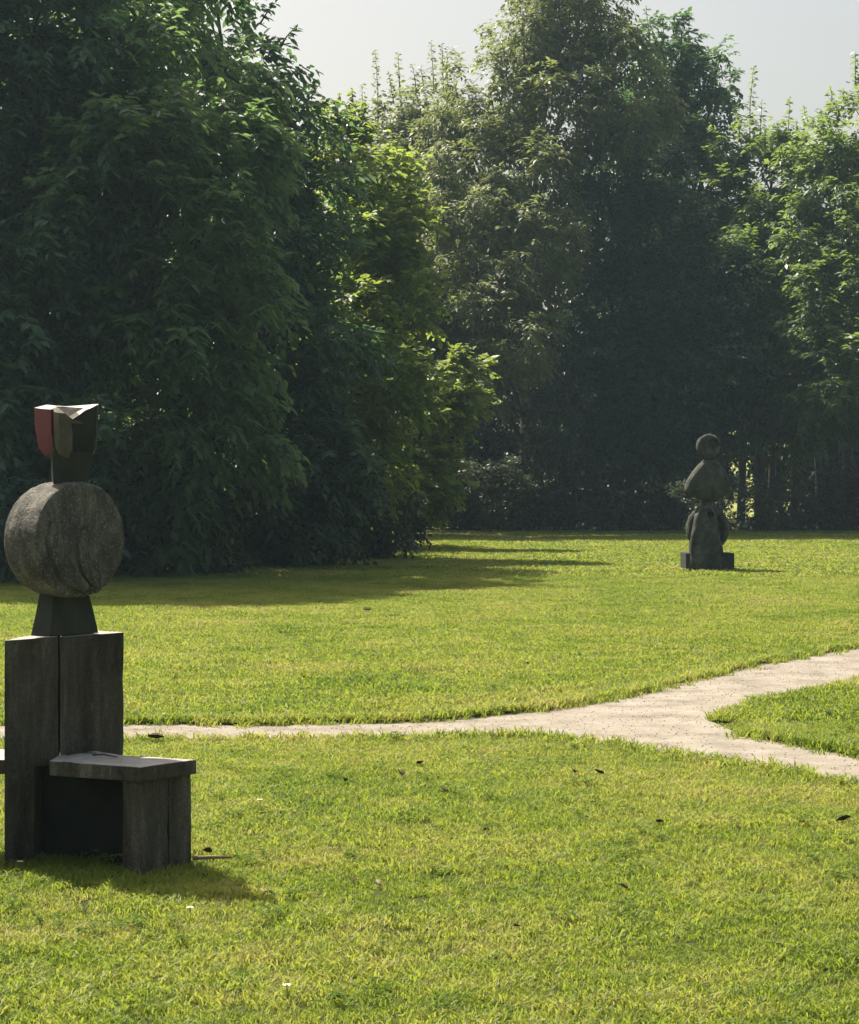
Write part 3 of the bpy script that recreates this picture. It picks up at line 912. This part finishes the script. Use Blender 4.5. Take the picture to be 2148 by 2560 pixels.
tree('hazel_bush', 920, 42, [(840, 330, 70), (880, 400, 95), (930, 480, 110), (960, 600, 130), (900, 620, 120), (960, 760, 140), (900, 820, 140), (880, 960, 150), (960, 980, 110), (870, 1120, 150)],
     'hazel', 'yellow green bush with sunlit sprays right of the dark sloping tree', 'bush', step=.5, cap=2.4, L=.17, aspect=.6, droop=.45, stems=3, trunk_r=.08,
     shoots=((840, 290, 850, 235), (870, 320, 880, 220), (900, 360, 915, 255)))
for i, (bx, d, lob, lab) in enumerate([
    (90, 33.6, [(-120, 1270, 190), (60, 1250, 200), (190, 1320, 130), (20, 1390, 100)], 'dark shrub low behind the drum torso of the stone figure'),
    (420, 34.0, [(300, 1230, 190), (470, 1240, 190), (380, 1350, 120), (540, 1350, 100), (250, 1380, 80)], 'dark sprawling shrub under the tall sunlit tree'),
    (740, 37.0, [(640, 1220, 170), (780, 1240, 150), (700, 1340, 100), (820, 1340, 90)], 'low tangled shrub with a few sunlit leaves under the sloping dark tree'),
    (930, 40.0, [(900, 1270, 110), (960, 1340, 60), (880, 1360, 60), (985, 1372, 26)], 'small dark shrub ending the thicket at the edge of the bright lawn'),
    (990, 44.8, [(950, 1265, 75), (1000, 1290, 42), (975, 1325, 42), (1020, 1255, 40)], 'dark shrub under the bright oak sapling')]):
    tree('bramble_bush', bx, d, lob, 'bramble', lab, 'bush', step=.0, L=.13, aspect=.55, droop=.5, stems=4, trunk_r=.035, per=8, lai=4.5, spray=.4)
tree('oak_sapling', 985, 46, [(1120, 960, 75), (1190, 930, 42), (1060, 930, 60), (1100, 1040, 65), (1170, 1000, 50), (1050, 1130, 65), (1110, 1180, 60), (1060, 1240, 55), (1130, 1230, 36), (1010, 1050, 70), (1000, 1180, 70)],
     'oak', 'bright yellow green young oak against the dark wood', L=.18, aspect=.68, droop=.15, trunk_r=.05, lai=6.5, spray=.35, step=.3)

# wood behind
tree('birch_tree', 1030, 66, [(990, 300, 70), (1060, 270, 75), (1100, 330, 70), (960, 400, 80), (1040, 400, 110), (1000, 540, 130), (1080, 600, 120), (1010, 750, 150), (1060, 900, 150)],
     'willow', 'slender tree with upright twiggy shoots left of the tall olive tree', step=.6, L=0.22, aspect=.45, fine=False, bark='pale_bark', trunk_r=.12,
     shoots=((945, 330, 938, 125), (985, 260, 972, 180), (1000, 240, 995, 130), (1060, 220, 1052, 165), (1085, 230, 1078, 105), (1110, 240, 1105, 110), (1125, 260, 1118, 125), (920, 400, 905, 210), (1040, 240, 1030, 160)))
tree('willow_tree', 1320, 64, [(1400, 80, 130), (1310, 130, 120), (1480, 40, 110), (1390, -120, 150), (1520, 170, 120), (1230, 250, 130), (1160, 330, 90), (1560, 270, 110), (1400, 270, 150), (1180, 400, 110), (1310, 450, 150), (1200, 560, 130), (1300, 640, 140), (1170, 720, 120), (1260, 830, 140), (1190, 940, 90)],
     'willow', 'tallest olive grey tree in the middle, its top cut by the frame', step=.6, L=0.22, aspect=.36, droop=.7, fine=False, trunk_r=.22, lai=6)
tree('alder_tree', 1690, 69, [(1610, 190, 95), (1680, 160, 85), (1640, 95, 55), (1700, 95, 50), (1750, 200, 60), (1795, 135, 26), (1800, 205, 34), (1720, 260, 100), (1600, 320, 120), (1700, 380, 130), (1780, 310, 80), (1640, 480, 150), (1760, 520, 130), (1690, 680, 180)],
     'cherry_dark', 'dark tree with spiky sideways twigs against the sky, right of the tallest tree', L=0.26, aspect=.45, fine=False,
     shoots=((1625, 110, 1615, 15), (1660, 110, 1655, 35), (1715, 180, 1725, 30), (1730, 190, 1815, 95), (1740, 260, 1820, 170), (1690, 120, 1690, 60), (1770, 280, 1810, 210)))
tree('ash_tree', 1570, 63, [(1500, 420, 110), (1600, 440, 120), (1480, 580, 150), (1630, 600, 160), (1450, 760, 160), (1600, 780, 180), (1740, 720, 150), (1500, 930, 170), (1660, 950, 170), (1780, 900, 150), (1700, 1060, 110), (1580, 1080, 120), (1800, 1030, 90), (1400, 900, 110), (1420, 1060, 110)],
     'dark_tree', 'broad deep green shaded tree behind the pierced figure', L=0.23, aspect=.42, fine=False, trunk_r=.2, lai=7.5)
tree('ash_tree', 1900, 66, [(1860, 370, 85), (1930, 420, 100), (2000, 410, 90), (1850, 540, 120), (1960, 600, 130), (1870, 720, 150), (1990, 760, 150), (1900, 900, 160), (2000, 950, 130), (1880, 1030, 100), (1980, 1060, 90)],
     'lit_tree', 'green tree with pointed leafy shoots below the right hand sky', step=.42, L=0.26, aspect=.45, fine=False,
     shoots=((1875, 360, 1885, 165), (1900, 380, 1905, 250), (1850, 350, 1840, 260), (1970, 400, 1975, 245), (2010, 400, 2012, 265), (1990, 400, 1990, 300), (1945, 410, 1940, 320)))
tree('ash_tree', 2130, 64, [(2090, 370, 85), (2170, 320, 100), (2270, 260, 120), (2060, 440, 100), (2170, 480, 170), (2060, 590, 130), (2160, 700, 180), (2060, 780, 130), (2190, 930, 180), (2080, 950, 120)],
     'lit_tree', 'sunlit green tree at the right edge of the photo', step=.45, L=0.26, aspect=.45, fine=False,
     shoots=((2080, 260, 2075, 215), (2110, 250, 2108, 225), (2140, 210, 2138, 130), (2060, 340, 2050, 270)))
# second rank of the wood
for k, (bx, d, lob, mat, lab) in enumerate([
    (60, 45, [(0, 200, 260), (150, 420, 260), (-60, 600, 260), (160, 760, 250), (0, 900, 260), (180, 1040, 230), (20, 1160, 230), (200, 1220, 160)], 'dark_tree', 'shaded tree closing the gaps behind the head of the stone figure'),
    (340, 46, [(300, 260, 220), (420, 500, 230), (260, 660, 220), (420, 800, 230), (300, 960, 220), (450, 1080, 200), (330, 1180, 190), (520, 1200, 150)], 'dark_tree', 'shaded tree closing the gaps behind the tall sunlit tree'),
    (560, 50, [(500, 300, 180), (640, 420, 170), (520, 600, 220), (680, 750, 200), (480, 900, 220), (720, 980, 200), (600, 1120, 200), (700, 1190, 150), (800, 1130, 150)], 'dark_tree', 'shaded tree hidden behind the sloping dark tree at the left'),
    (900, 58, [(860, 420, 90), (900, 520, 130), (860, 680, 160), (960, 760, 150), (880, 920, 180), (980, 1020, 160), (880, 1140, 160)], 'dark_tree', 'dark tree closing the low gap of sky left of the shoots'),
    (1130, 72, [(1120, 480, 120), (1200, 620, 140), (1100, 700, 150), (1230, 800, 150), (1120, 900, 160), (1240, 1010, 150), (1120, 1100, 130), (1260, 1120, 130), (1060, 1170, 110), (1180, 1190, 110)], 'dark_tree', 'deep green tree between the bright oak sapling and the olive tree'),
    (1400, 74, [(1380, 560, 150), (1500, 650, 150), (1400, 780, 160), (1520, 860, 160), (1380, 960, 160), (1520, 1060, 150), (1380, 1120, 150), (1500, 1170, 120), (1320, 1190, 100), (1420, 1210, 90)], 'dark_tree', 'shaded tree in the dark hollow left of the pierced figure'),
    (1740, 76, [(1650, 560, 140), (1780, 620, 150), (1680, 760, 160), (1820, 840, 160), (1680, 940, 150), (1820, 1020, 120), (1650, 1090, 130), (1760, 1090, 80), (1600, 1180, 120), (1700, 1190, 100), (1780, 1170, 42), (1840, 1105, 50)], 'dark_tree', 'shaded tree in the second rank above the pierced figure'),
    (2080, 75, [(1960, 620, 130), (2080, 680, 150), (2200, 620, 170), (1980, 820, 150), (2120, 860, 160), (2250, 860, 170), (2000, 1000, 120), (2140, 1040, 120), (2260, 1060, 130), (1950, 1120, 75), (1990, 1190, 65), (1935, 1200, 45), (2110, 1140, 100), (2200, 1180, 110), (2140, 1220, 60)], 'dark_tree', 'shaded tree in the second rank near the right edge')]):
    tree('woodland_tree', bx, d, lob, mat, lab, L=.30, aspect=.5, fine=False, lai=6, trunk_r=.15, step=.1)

# understorey along the foot of the wood
und = [(1060, 62, 1250, 100), (1180, 62.5, 1250, 100), (1300, 62, 1245, 105), (1420, 62.5, 1245, 100), (1540, 62, 1245, 105), (1660, 62.5, 1255, 90), (1780, 62, 1280, 60), (1900, 62.5, 1275, 62), (2020, 62, 1262, 78), (2140, 62.5, 1250, 95), (2260, 62, 1250, 100)]
spots = ['right of the oak sapling', 'below the olive tree', 'at the foot of the tallest tree', 'in the dark hollow of the wood', 'left of the pierced figure',
         'just behind the left shoulder of the pierced figure', 'behind the pierced figure below the light gaps', 'under the bright gaps between the trunks',
         'between two thin dark trunks', 'under the sunlit tree at the right', 'beyond the right edge of the lawn']
for (bx, d, py, r), s in zip(und, spots):
    tree('undergrowth_shrub', bx, d, [(bx - 40, py, r), (bx + 50, py + 10, r * .9), (bx, py - 25, r * .7, 1.5), (bx + 10, py + 40, r * .6)], 'bramble',
         'low dark undergrowth shrub ' + s, 'shrub', 'undergrowth along the foot of the wood', step=0, L=.17, aspect=.5, per=8, lai=3.6, fine=False, stems=3, trunk_r=.03, spray=.4)

for (bx, d, py, r, s) in [(1010, 74, 1190, 95, 'right behind the oak sapling'), (1140, 79, 1185, 105, 'deep below the olive tree'), (1270, 80, 1185, 105, 'deep at the foot of the tallest tree'), (1400, 79, 1185, 105, 'in the darkest hollow of the wood'),
                          (1530, 80, 1185, 105, 'well left of the head of the pierced figure'), (1650, 79, 1185, 100, 'close left of the pierced figure'), (1745, 82, 1185, 60, 'right behind the pierced figure'),
                          (1985, 80, 1185, 70, 'beyond the thin trunks at the right'), (2100, 79, 1180, 100, 'beyond the sunlit tree at the right edge'), (2230, 80, 1180, 110, 'just past the right edge')]:
    tree('undergrowth_shrub', bx, d, [(bx - 40, py, r), (bx + 45, py + 15, r * .95), (bx, py - 40, r * .8, 1.0), (bx, py + 60, r * .9)], 'bramble',
         'tall dark thicket ' + s, 'shrub', 'tall thickets deep in the wood', step=0, L=.24, aspect=.55, per=8, lai=5.5, fine=False, stems=3, trunk_r=.03, spray=.4)

# thin trunks showing dark against the light behind
for (bx, d, r, lab) in [(1800, 67, .11, 'thin dark trunk beside the shoulder of the pierced figure'), (1852, 66, .13, 'dark trunk splitting the bright gap behind the pierced figure'),
                        (1893, 70, .10, 'thin trunk right of the bright gap'), (1925, 67, .12, 'dark trunk second right of the bright gap'), (1985, 68, .10, 'thin leaning trunk in the dark of the wood'),
                        (2052, 67, .13, 'dark trunk between two small glints of light'), (2100, 69, .1, 'thin dark trunk nearest the right edge')]:
    x0 = (bx - CX) / FPX * d
    root = empty('young_tree', (x0, d, 0), lab, 'tree', 'thin trunks under the wood')
    tb = MB()
    ln = random.uniform(-.3, .3)
    tb.tube([(x0, d, -.1), (x0 + ln * .2, d, 1.6), (x0 + ln * .5, d + .1, 3.2), (x0 + ln, d, 5.5)], [r * 1.2, r, r * .9, r * .6], 8)
    tb.build('trunk', M['bark'], root, (x0, d, 0))
    A = spray_leaves(*lobe_sprays([(np.array((x0 + ln, d, 5.2)), 1.1, .9)], 3.5, .018, 8), 8, .2, .45, .45, .5)
    cr = leaf_mesh('crown', *A, M['dark_tree'], root, (x0, d, 0), False); cr['kind'] = 'stuff'

# open meadow rising beyond the wood
bank = mesh_from('meadow_bank', [(-60, 84, .003), (90, 84, .003), (90, 110, 2.2), (-60, 110, 2.2), (90, 150, 5.4), (-60, 150, 5.4), (90, 220, 6.5), (-60, 220, 6.5)], [(0, 1, 2, 3), (3, 2, 4, 5), (5, 4, 6, 7)])
tag(link_mesh('meadow_bank', bank, M['meadow']), kind='structure')
# sunlit hedge of the field beyond
hx0, hd_ = W(1960, 1200, 160)[0], 160
root = empty('field_hedge', (hx0, hd_, 0), 'sunlit hedge glimpsed through the gaps between the trunks', 'hedge')
lob = [(np.array((hx0 + dx, hd_ + random.uniform(-.5, .5), 5.5 + zz)), 1.5, .9) for dx in np.arange(-9, 10, 1.6) for zz in (.9, 2.4)]
A = spray_leaves(*lobe_sprays(lob, 3.0, .022, 8), 8, .22, .5, .5, .3)
cr = leaf_mesh('foliage', *A, M['hedge'], root, (hx0, hd_, 0), False); cr['kind'] = 'stuff'
for dx in np.arange(-9, 10, 1.5):
    tb = MB(); tb.tube([(hx0 + dx, hd_, 5.4), (hx0 + dx, hd_, 7.8)], [.05, .03], 6)
    tb.build('stem', M['bark'], root, (hx0, hd_, 0))

# ------------------------------------------------------------------ small things lying in the grass
def curled_leaf(name, px, py, size, label, group='fallen leaves on the lawn', mat='dead_leaf', z=.028):
    x, y = G(px, py)
    bm = bmesh.new()
    outl = [(-1, 0), (-.6, .34), (-.1, .5), (.45, .36), (1, 0), (.45, -.36), (-.1, -.5), (-.6, -.34)]
    c = bm.verts.new((0, 0, 0)); vs_ = []
    for a, b in outl:
        vs_.append(bm.verts.new((a * size, b * size, (abs(b) * 1.1 + abs(a) * .25 + random.uniform(-.1, .1)) * size * .8)))
    for i in range(8): bm.faces.new((c, vs_[i], vs_[(i + 1) % 8]))
    top = bmesh.ops.extrude_face_region(bm, geom=list(bm.faces))
    bmesh.ops.translate(bm, verts=[v for v in top['geom'] if isinstance(v, bmesh.types.BMVert)], vec=(0, 0, .002))
    o = bm_to(name, bm, M[mat], None, True)
    o.location = (x, y, z); o.rotation_euler = (random.uniform(-.5, .5), random.uniform(-.5, .5), random.uniform(0, 6.28))
    tag(o, label, 'leaf', group)
for px, py, s, lab in [(1000, 1948, .05, 'brown curled leaf on the near lawn, largest of the three left of the middle'), (1050, 1922, .04, 'brown leaf farthest of the three left of the middle of the near lawn'),
                       (862, 1966, .035, 'small brown leaf leftmost of those on the near lawn'), (1110, 1990, .035, 'dark leaf nearest of the group left of the middle of the near lawn'),
                       (1437, 1945, .04, 'dark brown leaf, left of the pair below the path fork'), (1497, 1945, .04, 'dark brown leaf, right of the pair below the path fork'),
                       (2110, 2066, .045, 'dark brown leaf alone near the right edge of the lawn'), (918, 1532, .085, 'large dark leaf clump on the sunlit middle lawn past the path'),
                       (1650, 2072, .035, 'dark green leaf on the near lawn below the right branch of the path'), (390, 1858, .08, 'large dark leaf lying between the path and the bench seat'),
                       (520, 2148, .04, 'dark leaf beside the leg of the bench seat')]:
    curled_leaf('fallen_leaf', px, py, s * .8, lab)
for px, py, m_, lab in [(885, 2216, 'dead_leaf', 'tiny withered leaf on the lawn right of the shade of the stone figure'), (945, 2222, 'pale_stick', 'tiny straw coloured leaf near the withered one right of the shade'),
                        (1845, 2082, 'dead_leaf', 'tiny brown leaf between the path fork and the lone leaf at the right'), (655, 2245, 'pale_stick', 'tiny tan leaf at the tip of the shade of the stone figure'),
                        (1290, 2330, 'dead_leaf', 'tiny dark leaf low in the middle of the near lawn'), (1560, 2232, 'dead_leaf', 'tiny dark leaf in the middle right of the near lawn'),
                        (1950, 2380, 'pale_stick', 'tiny straw coloured leaf in the lower right of the near lawn'), (760, 1700, 'dead_leaf', 'tiny dark leaf on the middle lawn just beyond the left path'),
                        (1320, 1665, 'dead_leaf', 'tiny dark leaf on the middle lawn above the path fork'), (1215, 2085, 'pale_stick', 'tiny pale leaf on the near lawn below the fork, left side')]:
    curled_leaf('fallen_leaf', px, py, random.uniform(.016, .024), lab, 'tiny withered leaves in the grass', m_, .02)
for k, (dx, dy, a, lab) in enumerate([(-1.47, 8.42, .4, 'thin dry twig lying on the bench seat against the pedestal'), (-1.36, 8.36, -.5, 'short dry twig lying in the middle of the bench seat')]):
    tb = MB(); tb.tube([(dx - .06 * math.cos(a), dy - .06 * math.sin(a), .447), (dx, dy + .005, .452), (dx + .07 * math.cos(a), dy + .07 * math.sin(a), .446)], [.004, .0035, .002], 5)
    tag(tb.build('dry_twig', M['bark']), lab, 'twig')
x, y = G(500, 2166)
tb = MB(); tb.tube([(x - .03, y, .035), (x + .05, y - .01, .04), (x + .13, y + .015, .035)], [.009, .008, .005], 6)
tag(tb.build('dry_stick', M['pale_stick']), 'pale dry stick lying at the foot of the bench leg', 'stick')

def daisy(px, py, label):
    x, y = G(px, py)
    root = empty('daisy', (x, y, 0), label, 'flower', 'daisies in the lawn')
    tb = MB(); tb.tube([(0, 0, 0), (.003, 0, .03), (0, 0, .05)], [.0015, .0015, .0015], 5); tb.build('stem', M['grass'], root)
    bm = bmesh.new()
    for k in range(10):
        a = 2 * math.pi * k / 10
        c, s = math.cos(a), math.sin(a)
        q = [bm.verts.new(p) for p in ((c * .003, s * .003, .051), (c * .010 - s * .0035, s * .010 + c * .0035, .053), (c * .015, s * .015, .054), (c * .010 + s * .0035, s * .010 - c * .0035, .053))]
        bm.faces.new(q)
    bm_to('petals', bm, M['petal'], root)
    bm = bmesh.new(); bmesh.ops.create_icosphere(bm, subdivisions=1, radius=.0045)
    bmesh.ops.translate(bm, verts=bm.verts, vec=(0, 0, .052)); bm_to('disc', bm, M['pollen'], root, True)
for px, py, lab in [(410, 1803, 'white daisy in the long grass at the far edge of the path'), (650, 2026, 'white daisy in the near lawn right of the bench seat'),
                    (50, 2186, 'white daisy in front of the pedestal pier'), (475, 2305, 'white daisy by the edge of the shade of the figure'), (717, 2505, 'white daisy near the bottom of the lawn')]:
    daisy(px, py, lab)
